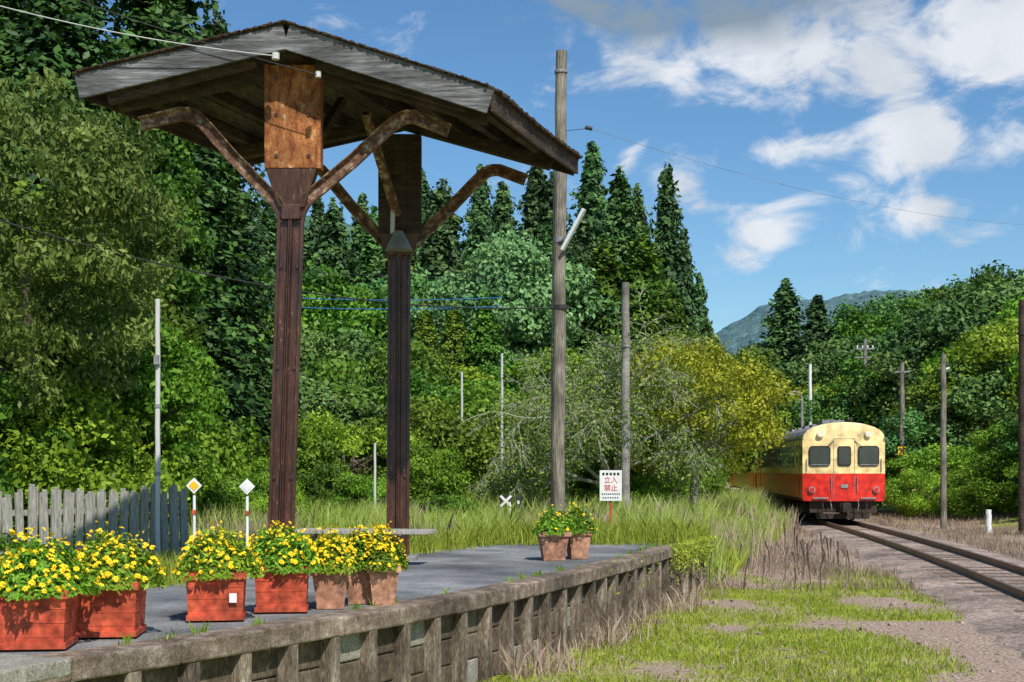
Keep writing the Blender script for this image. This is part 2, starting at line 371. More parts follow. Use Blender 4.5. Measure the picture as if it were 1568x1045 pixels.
for sd in (-1, 1):
    N = 11
    for i in range(N):
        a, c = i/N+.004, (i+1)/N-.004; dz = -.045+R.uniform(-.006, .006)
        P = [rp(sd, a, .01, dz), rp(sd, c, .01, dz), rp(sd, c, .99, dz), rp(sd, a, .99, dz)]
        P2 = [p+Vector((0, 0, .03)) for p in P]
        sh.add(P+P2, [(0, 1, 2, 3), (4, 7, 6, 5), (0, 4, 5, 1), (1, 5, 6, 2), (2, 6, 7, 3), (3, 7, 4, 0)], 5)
    P = [rp(sd, 0, -.02, .0), rp(sd, 1.03, -.02, .0), rp(sd, 1.03, 1.02, .0), rp(sd, 0, 1.02, .0)]
    P2 = [p+Vector((0, 0, .03)) for p in P]
    sh.add(P+P2, [(0, 1, 2, 3), (4, 7, 6, 5), (0, 4, 5, 1), (1, 5, 6, 2), (2, 6, 7, 3), (3, 7, 4, 0)], 6)
    for i in range(110):
        q = i/110
        p = rp(sd, q, -.022, .022+R.uniform(-.006, .006)); p2 = rp(sd, min(1.03, q+.013), -.022, .022)
        sh.beam(p, p2, R.uniform(.02, .07), R.uniform(.008, .03), 6)
        p = rp(sd, 1.03, q, .012); p2 = rp(sd, 1.03, q+.012, .012)
        sh.beam(p, p2, R.uniform(.03, .11), R.uniform(.015, .05), 6)
def fascia(p, q, hh, mi, th=.04):
    sh.beam(p-Vector((0, 0, hh/2+.005)), q-Vector((0, 0, hh/2+.005)), th, hh, mi)
fascia(rp(-1, 0, -.012), rp(-1, 1.01, -.012), .26, 3); fascia(rp(1, 0.004, -.012), rp(1, 1.01, -.012), .26, 3)
fascia(rp(1, 1.012, .0), rp(1, 1.012, .5), .22, 4); fascia(rp(1, 1.012, .503), rp(1, 1.012, 1.0), .21, 4)
fascia(rp(-1, 1.012, .0), rp(-1, 1.012, 1.0), .22, 4)
fascia(rp(-1, 0, 1.0), rp(-1, 1.01, 1.0), .24, 4); fascia(rp(1, 0.004, 1.0), rp(1, 1.01, 1.0), .24, 4)
sh.beam((-4.35, 14.78, 5.98), (-2.75, 14.74, 6.38), .08, .12, 4); sh.beam((-2.1, 14.74, 6.36), (-.5, 14.6, 5.86), .08, .12, 4)
sh.tube([(-2.5, 14.5, 6.33), (-2.5, 14.5, 6.40)], .04, 10, 8); sh.tube([(-2.05, 14.5, 6.14), (-2.05, 14.5, 6.2)], .03, 10, 8)
sh.tube([(-1.42, 17.2, 4.98), (-1.42, 17.2, 4.86), (-1.42, 17.2, 4.74)], [.05, .12, .17], 14, 7)
sh.tube([(-1.5, 17.25, 5.3), (-1.5, 17.2, 4.95)], .03, 8, 8)
sh.obj('platform_shelter', SM, bevel=.006)

# ------------------------------------------------------------------ bench
b_ = MB()
for i in range(3):
    yc = 16.2+i*.17
    b_.beam((-2.65+i*.05, yc-.02, 1.26), (-.98+i*.03, yc+.05, 1.245), .16, .045, 0)
for x in (-2.35, -1.32):
    for s1 in (-1, 1):
        b_.beam((x, 16.37-s1*.17, 1.235), (x+.06*s1, 16.37+s1*.2, ZP), .035, .03, 1, up=(1, 0, 0))
    b_.beam((x, 16.12, 1.22), (x, 16.62, 1.22), .04, .025, 1)
b_.beam((-2.35, 16.37, 1.02), (-1.32, 16.37, 1.02), .025, .025, 1)
b_.obj('platform_bench', [fencewood, steel], bevel=.005)

# ------------------------------------------------------------------ planters with marigolds
def planter(x, y, w_, h_, body, rz=.0, seed=0, spread=1.0, tag=False, dense=1.0, fl=1.0):
    p = MB(); z0 = ZP
    if body is redpl:
        p.box((x, y, z0+.03), (w_*.93, w_*.93, .04), 0, rz)
        p.box((x, y, z0+h_*.5), (w_*.93, w_*.93, h_*.86), 0, rz, taper=.93)
        for k in range(3): p.box((x, y, z0+.09+k*h_*.24), (w_*(.887+.022*k), w_*(.887+.022*k), .008), 3, rz)
        p.box((x, y, z0+h_*.955), (w_*1.0, w_*1.0, .05), 0, rz)
    else:
        p.box((x, y, z0+h_*.45), (w_*.9, w_*.9, h_*.9), 0, rz, taper=.72)
        p.box((x, y, z0+h_*.92), (w_, w_, .055), 0, rz)
        p.box((x, y, z0+.02), (w_*.68, w_*.68, .04), 0, rz)
    p.box((x, y, z0+h_*.985), (w_*.9, w_*.9, .02), 1, rz)
    if tag: p.box((x+w_*.36, y-w_*.455, z0+h_*.5), (.055, .006, .07), 6, rz)
    n_ = int(2600*dense); a = rng.random(n_)*2*np.pi; q = np.sqrt(rng.random(n_)); rr = w_*.66*spread
    hh = .31*spread
    def bf_(a): return 1+.12*np.sin(a*3+seed)+.09*np.sin(a*7+seed*2)
    bump_ = bf_(a)
    X = x+rr*q*np.cos(a)*bump_; Y = y+rr*q*np.sin(a)*bump_; Z = z0+h_-.03+hh*(1-q**2.6)*rng.random(n_)**.45*bump_
    P = np.stack([X, Y, Z], 1); out = norm(P-np.array([x, y, z0+h_-.1]))
    p.poly(leafq(P, .058, .36, out), rng.random(n_)*.8+.1, 2)
    m_ = int(210*dense*fl); a = rng.random(m_)*2*np.pi; q = np.sqrt(rng.random(m_)); bump_ = bf_(a)
    P = np.stack([x+rr*1.04*q*np.cos(a)*bump_, y+rr*1.04*q*np.sin(a)*bump_, z0+h_+.01+hh*(1-q**2.8)*bump_*(.70+.38*rng.random(m_))], 1)
    out = norm(norm(P-np.array([x, y, z0+h_-.15]))+rng.normal(size=(m_, 3))*.5)
    t1 = norm(np.cross(out, np.array([.3, .2, 1.]))); t2 = np.cross(out, t1)
    for k in range(m_):
        c = P[k]; rad = R.uniform(.011, .026); vs_ = []
        for j in range(14):
            an = j*math.pi/7; rj = rad*(1 if j % 2 == 0 else .72)
            vs_.append(c+(t1[k]*math.cos(an)+t2[k]*math.sin(an))*rj+out[k]*(.004 if j % 2 else -.004))
        vs_.append(c+out[k]*.008)
        p.add(vs_, [(j, (j+1) % 14, 14) for j in range(14)], 4)
        vs2 = [c+(t1[k]*math.cos(j*math.pi/3)+t2[k]*math.sin(j*math.pi/3))*rad*.26+out[k]*.010 for j in range(6)]
        p.add(vs2, [tuple(range(6))], 5)
    p.obj('flower_planter', [body, soil, L_bri, redpl if body is redpl else terra, yel, org, white], bevel=0)
planter(-3.06, 8.85, .46, .37, redpl, .12, 0, 1.08); planter(-3.62, 8.75, .46, .37, redpl, .05, 5)
planter(-2.78, 9.48, .46, .37, redpl, .1, 1, 1.1)
planter(-2.26, 10.5, .46, .36, redpl, .15, 2, 1.05, tag=True); planter(-1.86, 11.1, .45, .36, redpl, .12, 3, 1.05)
planter(-1.50, 11.35, .33, .33, terra, .1, 4, .95, dense=.8); planter(-1.30, 11.75, .30, .33, terra, .1, 6, .95, dense=.8); planter(-1.10, 11.65, .28, .33, terra, .2, 7, 1.0, dense=.8)
planter(.52, 17.3, .40, .36, terra, .1, 8, 1.0, dense=.6, fl=.35); planter(.84, 17.55, .32, .36, terra, .2, 9, 1.05, dense=.5, fl=.35)

# ------------------------------------------------------------------ small platform marker signs
def marker(x, y, top_, ylw):
    m_ = MB(); m_.tube([(x, y, ZP-.3), (x, y, top_-.1)], .016, 8, 0)
    s1 = .085
    m_.add([(x, y-.02, top_+s1), (x+s1, y-.02, top_), (x, y-.02, top_-s1), (x-s1, y-.02, top_), (x, y-.005, top_+s1), (x+s1, y-.005, top_), (x, y-.005, top_-s1), (x-s1, y-.005, top_)],
           [(0, 3, 2, 1), (4, 5, 6, 7), (0, 1, 5, 4), (1, 2, 6, 5), (2, 3, 7, 6), (3, 0, 4, 7)], 0)
    s2 = .055
    m_.add([(x, y-.024, top_+s2), (x+s2, y-.024, top_), (x, y-.024, top_-s2), (x-s2, y-.024, top_)], [(0, 3, 2, 1)], 1)
    m_.box((x, y-.018, top_-.28), (.04, .01, .05), 2)
    m_.obj('marker_post', [white, yelpaint if ylw else white, redpl], bevel=.002)
marker(-3.36, 14.5, 1.82, True); marker(-2.80, 14.5, 1.81, False)

# ------------------------------------------------------------------ poles, wires
def pole(name, x, y, zt, r0, r1, m_, extra=None, lean=0):
    p = MB(); n_ = 9; z0 = gz(x, y)-.3
    p.tube([(x+lean*(i/n_)+.1*r0*math.sin(i*2.1), y, z0+(zt-z0)*i/n_) for i in range(n_+1)], [r0+(r1-r0)*i/n_ for i in range(n_+1)], 14, 0)
    if extra: extra(p)
    return p.obj(name, [m_, steelg, white, yelpaint, black, wirem])
def mainx(p):
    p.beam((.95, 25.8, 6.12), (1.35, 25.6, 6.85), .09, .06, 2); p.beam((.9, 25.85, 6.3), (1.15, 25.75, 6.45), .04, .04, 1)
    p.tube([(.93, 26, 6.28), (.93, 26, 6.38)], .14, 14, 1); p.tube([(.93, 26, 8.0), (.93, 26, 8.06)], .13, 14, 1)
    p.tube([(.93, 26, 5.02), (.93, 26, 5.10)], .145, 14, 5)
    p.tube([(.93, 26, 9.5), (.93, 26, 9.55)], .128, 14, 1)
    p.tube([(1.38, 25.9, 8.45), (1.52, 25.9, 8.42)], .04, 8, 5)
    p.tube([(.74, 25.9, 1.0), (.75, 25.9, 4.0), (.80, 25.9, 8.0)], .014, 6, 5)
pole('utility_pole', .86, 26, 9.92, .135, .105, polewood, mainx, lean=.08)
pole('utility_pole', 2.9, 35, 6.75, .12, .10, concp, lambda p: p.tube([(2.9, 35, 5.1), (2.9, 35, 5.16)], .13, 12, 1))
def yx(p):
    p.box((16.45, 57.8, 2.75), (.36, .03, .36), 3)
    p.beam((16.32, 57.77, 2.62), (16.58, 57.77, 2.88), .02, .05, 4, up=(0, 0, 1)); p.beam((16.58, 57.765, 2.62), (16.32, 57.765, 2.88), .02, .05, 4)
    p.box((16.5, 58, 6.1), (.6, .06, .06), 1)
pole('utility_pole', 16.5, 58, 6.5, .13, .09, polewood, yx)
pole('utility_pole', 14.35, 45.6, 5.8, .11, .085, polewood, lambda p: p.tube([(14.35, 45.6, 5.3), (14.55, 45.6, 5.35)], .03, 8, 2))
pole('utility_pole', 15.25, 41, 7.05, .11, .09, woodbrown, lambda p: p.tube([(15.25, 41, 6.0), (15.25, 41, 6.1)], .12, 10, 5))
def cross(p):
    for z in (9.0, 8.5): p.box((20.6, 80, z), (1.1, .08, .08), 1)
    for i in range(4): p.tube([(20.15+i*.3, 80, 9.05), (20.15+i*.3, 80, 9.2)], .05, 8, 2)
pole('utility_pole', 20.6, 80, 9.6, .15, .10, concp, cross)
pole('white_pole', 17.4, 80, 8.1, .12, .09, white)
pole('white_pole', -5.22, 20.2, 4.5, .04, .036, wirew, lambda p: [p.tube([(-5.22, 20.2, z), (-5.22, 20.2, z+.05)], .05, 10, 1) for z in (1.9, 2.9, 3.5)]+[p.box((-5.22, 20.13, 3.6), (.07, .05, .14), 1)])
pole('white_pole', -.3, 41, 5.45, .045, .036, wirew); pole('white_pole', -1.5, 41, 4.9, .04, .032, wirew)
pole('white_pole', -3.2, 32, 2.6, .032, .028, wirew)
def lampx(p):
    p.tube([(16.5, 78, 6.0), (16.4, 78, 6.3), (16.1, 78, 6.4), (15.85, 78, 6.3)], .05, 8, 1); p.box((15.85, 78, 6.2), (.4, .25, .16), 2, taper=.6)
pole('street_lamp', 16.5, 78, 6.1, .1, .07, steelg, lampx)
pole('track_marker_post', 14.6, 42, .75, .09, .085, white)

def wire(name, p, q, sag, r, m_):
    w_ = MB(); p = Vector(p); q = Vector(q); N = 24
    w_.tube([p.lerp(q, i/N)-Vector((0, 0, sag*4*(i/N)*(1-i/N))) for i in range(N+1)], r, 5, 0)
    w_.obj(name, [m_])
wire('overhead_wire', (-9.0, 17.5, 6.0), (.9, 26, 5.06), .6, .013, wirem)
wire('overhead_wire', (-7.5, 14.2, 7.5), (-2.5, 14.48, 6.36), .18, .006, wirew)
wire('overhead_wire', (-7.5, 14.6, 8.2), (-2.05, 14.48, 6.16), .15, .006, wirem)
wire('overhead_wire', (.95, 26, 8.4), (1.45, 25.9, 8.43), .0, .006, wirem)
wire('overhead_wire', (1.45, 25.9, 8.43), (32, 60, 14), 1.6, .004, concp)
wire('overhead_wire', (.95, 26, 5.1), (2.9, 35, 5.1), .3, .012, wirem)
wire('overhead_wire', (-12, 40, 7.4), (-.3, 48, 8.0), .25, .012, wireb)
wire('overhead_wire', (-12, 40, 7.1), (-.3, 48, 7.7), .25, .012, wireb)
wire('overhead_wire', (-12, 40, 8.3), (-.3, 48, 8.7), .2, .010, wirem)
wire('overhead_wire', (15.25, 41, 6.0), (14.4, 45.6, 5.4), .1, .010, wirem)
wire('overhead_wire', (14.4, 45.6, 5.4), (16.5, 58, 6.1), .4, .012, wirem)
wire('overhead_wire', (16.5, 58, 6.1), (20.6, 80, 8.6), .5, .014, wirem)

# ------------------------------------------------------------------ warning sign
sg = MB(); sx, sy = 1.87, 26.0
sg.tube([(sx, sy, .2), (sx, sy, 1.42)], .022, 8, 1)
sg.box((sx, sy-.035, 1.68), (.42, .02, .58), 0); sg.box((sx, sy-.01, 1.68), (.3, .02, .05), 1)
for i in range(5): sg.box((sx-.14+i*.07, sy-.047, 1.90), (.045, .004, .05), 2)
for i in range(9): sg.box((sx-.16+i*.04, sy-.047, 1.52), (.024, .004, .028), 2)
for i in range(7): sg.box((sx-.14+i*.045, sy-.047, 1.45), (.026, .004, .026), 2)
so = sg.obj('warning_sign', [white, redpl, black], bevel=.003)
for txt, z, sz in (('立入', 1.75, .13), ('禁止', 1.60, .13)):
    cu = bpy.data.curves.new('sign_text', 'FONT'); cu.body = txt; cu.size = sz; cu.align_x = 'CENTER'; cu.extrude = .001
    to = bpy.data.objects.new('sign_text', cu); COL.objects.link(to); to.location = (sx, sy-.049, z-.01); to.rotation_euler = (math.pi/2, 0, 0)
    cu.materials.append(signred); to.parent = so
km = MB(); kx, ky = -.05, 33
km.tube([(kx, ky, .3), (kx, ky, 1.2)], .03, 8, 0); km.box((kx-.1, ky, 1.22), (.3, .04, .3), 1)
km.beam((kx-.23, ky-.03, 1.09), (kx+.03, ky-.03, 1.35), .02, .06, 0); km.beam((kx-.23, ky-.035, 1.35), (kx+.03, ky-.035, 1.09), .02, .06, 0)
km.box((kx+.2, ky, 1.17), (.18, .15, .3), 1); km.box((kx+.2, ky-.08, 1.19), (.06, .02, .08), 0)
km.obj('switch_marker', [white, black], bevel=.004)

# ------------------------------------------------------------------ fence of old boards
f = MB(); N = 34
fa, fb = Vector((-8.6, 15.6, 0)), Vector((-5.0, 20.9, 0)); fdir = (fb-fa); fan = math.atan2(fdir.y, fdir.x)
for i in range(N):
    q = i/(N-1); p = fa.lerp(fb, q)
    hh = 1.68+R.uniform(-.07, .06)+.03*math.sin(i*.7); wd = R.uniform(.11, .16)
    M = Matrix.Rotation(fan, 3, 'Z')@Matrix.Rotation(R.uniform(-.05, .05), 3, 'Y')
    zb = .35; f.box((p.x, p.y, (hh+zb)/2), (wd, .045, hh-zb), 0, M=M)
    f.box((p.x, p.y, hh+.018), (wd*.5, .045, .04), 0, M=M)
off = Vector((-math.sin(fan), math.cos(fan), 0))*.05
for z in (.85, 1.4): f.beam(fa+off+Vector((0, 0, z)), fb+off+Vector((0, 0, z)), .05, .08, 0)
f.obj('wooden_fence', [fencewood], bevel=.006)

# ------------------------------------------------------------------ railcars
def railcar():
    c = MB(); L = 18.0
    pr = [(1.30, .92), (1.35, 1.0), (1.35, 1.84), (1.35, 2.98), (1.31, 3.14), (1.20, 3.28), (1.0, 3.39), (.7, 3.48), (.35, 3.535), (0, 3.55)]
    def fy(x, z): return .13*(x/1.35)**2+.10*max(0, (z-2.9)/.65)**2
    full = [(x, z) for x, z in pr]+[(-x, z) for x, z in pr[::-1][1:]]
    V = []
    for x, z in full: V += [(x, fy(x, z), z), (x, L, z)]
    for i in range(len(full)-1):
        zm = (full[i][1]+full[i+1][1])/2
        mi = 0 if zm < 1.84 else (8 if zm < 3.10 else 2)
        c.add([V[2*i], V[2*i+1], V[2*i+3], V[2*i+2]], [(0, 1, 2, 3)], mi)
    c.add([(1.3, .13, .92), (-1.3, .13, .92), (-1.3, L, .92), (1.3, L, .92)], [(0, 1, 2, 3)], 4)
    K = 10
    for i in range(len(pr)-1):
        (xa, za), (xb_, zb) = pr[i], pr[i+1]; mi = 0 if (za+zb)/2 < 1.84 else 1
        for yb in (0, 1):
            P = []
            for k in range(K+1):
                q = -1+2*k/K
                P.append((xa*q, fy(xa*q, za) if not yb else L, za))
            for k in range(K+1):
                q = -1+2*k/K
                P.append((xb_*q, fy(xb_*q, zb) if not yb else L, zb))
            c.add(P, [(k, k+1, K+2+k, K+1+k) if not yb else (k, K+1+k, K+2+k, k+1) for k in range(K)], mi)
    def rr(cx, cz, w_, h_, r_, y0, d, mi, rot=0):
        pts = []
        for (sx_, sz_, a0) in ((1, 1, 0), (-1, 1, 90), (-1, -1, 180), (1, -1, 270)):
            for k in range(5):
                a = math.radians(a0+k*22.5); pts.append((sx_*(w_/2-r_)+r_*math.cos(a), sz_*(h_/2-r_)+r_*math.sin(a)))
        n_ = len(pts)
        def tr(px, yy_, pz): return (cx+px, y0+yy_+rot*px, cz+pz)
        V_ = [tr(px, -d, pz) for px, pz in pts]+[tr(px, 0.03, pz) for px, pz in pts]
        c.add(V_, [tuple(range(n_))]+[(i, (i+1) % n_, n_+(i+1) % n_, n_+i) for i in range(n_)], mi)
    for sx_ in (-1, 1):
        rt = sx_*.11
        rr(sx_*.80, 2.42, .70, .68, .12, fy(.8, 2.4), .03, 7, rt); rr(sx_*.80, 2.42, .62, .60, .09, fy(.8, 2.4), .04, 3, rt)
        rr(sx_*.80, 2.13, .60, .03, .01, fy(.8, 2.4), .045, 5, rt)
        c.tube([(sx_*.78, .10, 3.15), (sx_*.78, -.04, 3.15)], .115, 16, 1); c.tube([(sx_*.78, -.03, 3.15), (sx_*.78, -.055, 3.15)], .085, 16, 6)
        c.tube([(sx_*1.05, .12, 1.30), (sx_*1.05, .0, 1.30)], .11, 16, 5); c.tube([(sx_*1.05, .02, 1.30), (sx_*1.05, -.02, 1.30)], .075, 16, 0)
        c.tube([(sx_*.42, -.03, 1.25), (sx_*.42, -.03, 1.75)], .014, 6, 5); c.tube([(sx_*1.22, .06, 1.9), (sx_*1.22, .06, 2.35)], .014, 6, 5)
        c.box((sx_*.34, .008, 2.0), (.012, .02, 2.0), 5)
        c.tube([(sx_*.72, .0, .95), (sx_*.72, -.12, .8), (sx_*.7, -.1, .6)], .025, 8, 4); c.tube([(sx_*.45, .0, .95), (sx_*.45, -.15, .8), (sx_*.42, -.12, .62)], .02, 8, 5)
        c.beam((sx_*.95, .05, .95), (sx_*.95, .05, .45), .05, .4, 4)
        c.tube([(sx_*.35, 0.0, 2.92), (sx_*.60, -.06, 2.70)], .012, 5, 7)
    rr(0, 2.42, .44, .66, .08, 0, .03, 7); rr(0, 2.42, .36, .58, .06, 0, .04, 3)
    c.box((0, .008, 3.0), (.70, .02, .012), 5); c.box((0, -.02, 1.42), (.22, .02, .12), 5)
    c.box((0.78, .02, 1.02), (.5, .16, .05), 5); c.box((-.78, .02, 1.02), (.5, .16, .05), 5)
    c.box((0, -.12, .72), (.34, .5, .26), 4); c.box((0, -.38, .72), (.22, .18, .32), 4)
    c.box((0, .3, .72), (2.2, .2, .38), 4); c.box((0, .12, .42), (1.7, .06, .18), 4)
    for sx_ in (-1, 1):
        xw = sx_*1.352
        def sw(yc, zc, wy, hz, mi, d=.02): c.box((xw, yc, zc), (d, wy, hz), mi)
        sw(.62, 2.42, .5, .62, 7); sw(.62, 2.42, .42, .54, 3, .03)
        for yc in (1.55, L-1.6):
            sw(yc, 2.0, 1.0, 2.05, 7, .012); sw(yc, 1.42, .94, .80, 0, .018); sw(yc, 2.42, .94, 1.12, 8, .018); sw(yc, 2.5, .6, .6, 3, .03)
        yc = 2.85
        while yc < L-2.6:
            sw(yc, 2.42, .78, .76, 5); sw(yc, 2.42, .68, .68, 3, .03); sw(yc, 2.45, .68, .035, 5, .04); yc += 1.0
        c.box((xw, L/2, 1.845), (.03, L-.4, .03), 8); c.box((xw, L/2, 3.02), (.06, L-.1, .05), 2)
        c.box((xw, L/2, .98), (.03, L-.3, .06), 4)
    for yc in np.arange(2.2, L-1, 2.3): c.box((0, yc, 3.60), (.5, .9, .16), 2, taper=1.1)
    for yc in (1.2, L-1): c.tube([(.4, yc, 3.5), (.4, yc, 3.75)], .06, 8, 4)
    c.box((-.5, .75, 3.58), (.3, .5, .14), 2)
    for yb in (3.0, L-3.0):
        for sx_ in (-1, 1):
            c.box((sx_*.95, yb, .66), (.12, 3.0, .22), 4); c.box((sx_*.95, yb, .52), (.14, 1.0, .3), 4)
            for dy in (-1.05, 1.05):
                c.tube([(sx_*.50, yb+dy, RT+.42), (sx_*.62, yb+dy, RT+.42)], .42, 22, 4); c.tube([(sx_*.62, yb+dy, RT+.42), (sx_*.66, yb+dy, RT+.42)], .34, 22, 5)
                c.box((sx_*.97, yb+dy, RT+.42), (.2, .32, .28), 4)
        for dy in (-1.05, 1.05): c.tube([(-.5, yb+dy, RT+.42), (.5, yb+dy, RT+.42)], .07, 8, 4)
        c.box((0, yb, .72), (1.9, .5, .25), 4)
    for yc, ly, hz in ((6.1, 1.6, .5), (7.9, 1.2, .42), (9.5, 1.4, .55), (11.3, 1.3, .45)):
        for sx_ in (-1, 1): c.box((sx_*.9, yc, .92-hz/2), (.6, ly, hz), 4)
    c.box((0, L/2, .82), (1.6, L-1, .18), 4)
    return c
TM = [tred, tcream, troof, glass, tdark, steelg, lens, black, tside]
for yy0 in (45.6, 64.1):
    o = railcar().obj('railcar', TM, bevel=0)
    o.location = (trackX(yy0), yy0, 0); o.rotation_euler = (0, 0, -math.atan(TS))

# ------------------------------------------------------------------ vegetation meshes
def limb(mb, p, q, r0, r1, mi, bend=.15):
    p = Vector(p); q = Vector(q); L = (q-p).length; m_ = (p+q)/2+Vector((R.uniform(-1, 1), R.uniform(-1, 1), R.uniform(0, 1)))*L*bend
    pts = [p, p.lerp(m_, .55), m_.lerp((p+q)/2, .3), m_.lerp(q, .55), q]
    mb.tube(pts, [r0+(r1-r0)*i/4 for i in range(5)], 6, mi)
def broad(name, lm, H=8., Rr=3., zc=.58, zr=.42, ncl=55, nl=320, ls=.22, cr=.34, trunk=True, tm=None, droop=.3, limbs=True, asp=.6):
    mb = MB(); C = []
    for i in range(ncl):
        a = R.uniform(0, 2*math.pi); u_ = R.uniform(-.85, 1); q = math.sqrt(max(0, 1-u_*u_)); d = R.uniform(.45, .95)**.6
        C.append((Rr*q*math.cos(a)*d*R.uniform(.8, 1.1), Rr*q*math.sin(a)*d*R.uniform(.8, 1.1), H*zc+H*zr*u_*d*.86))
    if trunk:
        mb.tube([(0, 0, -.5), (.03*H*.2, 0, H*.18), (-.02*H, .02*H, H*.4), (0, 0, H*.62)], [H*.024, H*.018, H*.013, H*.007], 8, 1)
        if limbs:
            for c in C[::4]: limb(mb, (0, 0, R.uniform(.25, .5)*H), c, H*.008, H*.0025, 1)
    for c in C:
        r = Rr*cr*R.uniform(.7, 1.25); n_ = int(nl*(r/(Rr*cr))**1.6)
        d = norm(rng.normal(size=(n_, 3))); d[:, 2] *= .62
        P = np.array(c)+d*r*(.35+.65*rng.random((n_, 1))**.55)
        P += rng.normal(size=P.shape)*r*.08
        P[:, 2] = np.maximum(P[:, 2], .05)
        base = R.uniform(.1, .8)
        mb.poly(leafq(P, ls, asp, norm(d), .35, droop), np.clip(base+rng.normal(size=n_)*.18, 0, 1), 0)
    return mb.mesh(name, [lm, tm or bark])
def conifer(name, lm, H=20., Rr=3.2, lev=52, nb=12, nl=22, ls=.42, z0=.08, pw=.7):
    mb = MB(); mb.tube([(0, 0, -1), (0, 0, H*.5), (0, 0, H*.97)], [H*.016, H*.010, .02], 6, 1)
    def rad_(q): return Rr*(1-q)**pw*(1 if q > .2 else .6+2*q)+.05
    for i in range(int(lev*nb*.8)):
        q = z0+(1-z0)*(1-(1-R.random())**.75); zz = H*q; rad = rad_(q)
        a = R.uniform(0, 2*math.pi); L = rad*R.uniform(.6, 1.2); sl = R.uniform(-.05, .55)
        n_ = int(nl*(.45+.55*L/Rr)); tt = .3+.7*rng.random(n_)**.7
        lat = rng.normal(size=n_)*.15*L*(1.1-tt*.5)
        X = L*tt*np.cos(a)-lat*np.sin(a); Y = L*tt*np.sin(a)+lat*np.cos(a)
        Z = zz+sl*L*tt-.22*L*tt*tt+rng.normal(size=n_)*.22
        base = R.uniform(.1, .8); o_ = np.tile(np.array([[math.cos(a), math.sin(a), .5]]), (n_, 1))
        mb.poly(leafq(np.stack([X, Y, Z], 1), ls, .5, o_, .3, .2), np.clip(base+rng.normal(size=n_)*.15, 0, 1), 0)
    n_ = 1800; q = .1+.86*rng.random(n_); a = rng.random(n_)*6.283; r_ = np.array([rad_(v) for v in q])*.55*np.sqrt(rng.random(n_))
    P = np.stack([r_*np.cos(a), r_*np.sin(a), q*H], 1); mb.poly(leafq(P, .7, .6, None, .1, .3), rng.random(n_)*.3, 0)  # core fill leaves only get dark tones, painting in the crown's inner shade
    return mb.mesh(name, [lm, bark])
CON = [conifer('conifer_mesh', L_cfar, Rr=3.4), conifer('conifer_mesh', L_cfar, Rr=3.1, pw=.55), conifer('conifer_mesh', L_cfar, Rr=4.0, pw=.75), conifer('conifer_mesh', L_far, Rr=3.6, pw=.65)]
CED = [conifer('cedar_mesh', L_con, Rr=3.6, ls=.23, lev=75, nb=15, nl=36), conifer('cedar_mesh', L_mid, Rr=3.6, ls=.34, pw=.6, nl=26)]
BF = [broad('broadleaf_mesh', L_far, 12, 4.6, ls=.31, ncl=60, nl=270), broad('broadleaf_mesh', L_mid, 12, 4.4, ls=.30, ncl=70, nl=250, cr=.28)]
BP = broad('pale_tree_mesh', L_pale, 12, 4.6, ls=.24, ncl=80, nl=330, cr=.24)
BM = [broad('tree_mesh', L_mid, 8, 3.2, ls=.21, ncl=70, nl=250, zc=.52, zr=.46, cr=.28), broad('tree_mesh', L_bri, 8, 3.0, ls=.19, ncl=65, nl=270, zc=.54, zr=.46, cr=.27), broad('tree_mesh', L_far, 8, 3.1, ls=.21, ncl=60, nl=280, zc=.52, zr=.46, cr=.3)]
BB = [broad('bush_mesh', L_bri, 4, 2.0, zc=.46, zr=.5, ls=.13, ncl=60, nl=240, cr=.28), broad('bush_mesh', L_bri, 4, 2.3, zc=.42, zr=.5, ls=.12, ncl=65, nl=250, cr=.24),
      broad('bush_mesh', L_mid, 4, 2.1, zc=.44, zr=.5, ls=.14, ncl=60, nl=260, cr=.27)]
def inst(me, hn, name, x, y, top_, parent=None, wx=1.):
    z = gz(x, y)-.1; s_ = (top_-z)/hn
    o = bpy.data.objects.new(name, me); COL.objects.link(o)
    o.location = (x, y, z); o.rotation_euler = (R.uniform(-.03, .03), R.uniform(-.03, .03), R.uniform(0, 6.28)); o.scale = (s_*wx, s_*wx, s_)
    if parent: o.parent = parent
    return o

fo = empty('conifer_forest')
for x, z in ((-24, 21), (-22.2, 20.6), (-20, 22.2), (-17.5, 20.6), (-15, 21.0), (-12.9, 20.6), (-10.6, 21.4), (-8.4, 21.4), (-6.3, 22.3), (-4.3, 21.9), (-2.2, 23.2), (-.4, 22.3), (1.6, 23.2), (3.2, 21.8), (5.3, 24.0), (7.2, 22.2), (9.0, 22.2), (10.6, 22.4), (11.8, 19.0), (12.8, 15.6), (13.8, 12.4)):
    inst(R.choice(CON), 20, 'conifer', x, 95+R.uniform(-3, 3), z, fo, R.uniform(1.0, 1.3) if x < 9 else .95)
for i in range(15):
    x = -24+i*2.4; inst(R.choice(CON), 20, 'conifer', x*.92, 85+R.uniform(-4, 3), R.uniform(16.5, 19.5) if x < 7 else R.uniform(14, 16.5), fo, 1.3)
for x, z in ((1.8, 12.6), (3.2, 12.8), (5.0, 13.6), (6.6, 13.8), (7.8, 11.2)):
    inst(CED[x > 4], 20, 'conifer', x, 68+R.uniform(-3, 3), z, fo, 1.45)
for x, z in ((-2.5, 9.4), (-1.2, 9.8), (-3.6, 9.0)):
    inst(CED[1], 20, 'conifer', x, 60+R.uniform(-2, 2), z, fo, 1.25)
for x, y, z in ((21.8, 110, 17.1), (23.8, 106, 15.4), (22.6, 104, 12.5), (27.0, 118, 13.8), (20.4, 112, 11), (25.2, 112, 13.2)):
    inst(CON[2], 20, 'conifer', x, y, z, fo, 1.7)
bf = empty('broadleaf_forest')
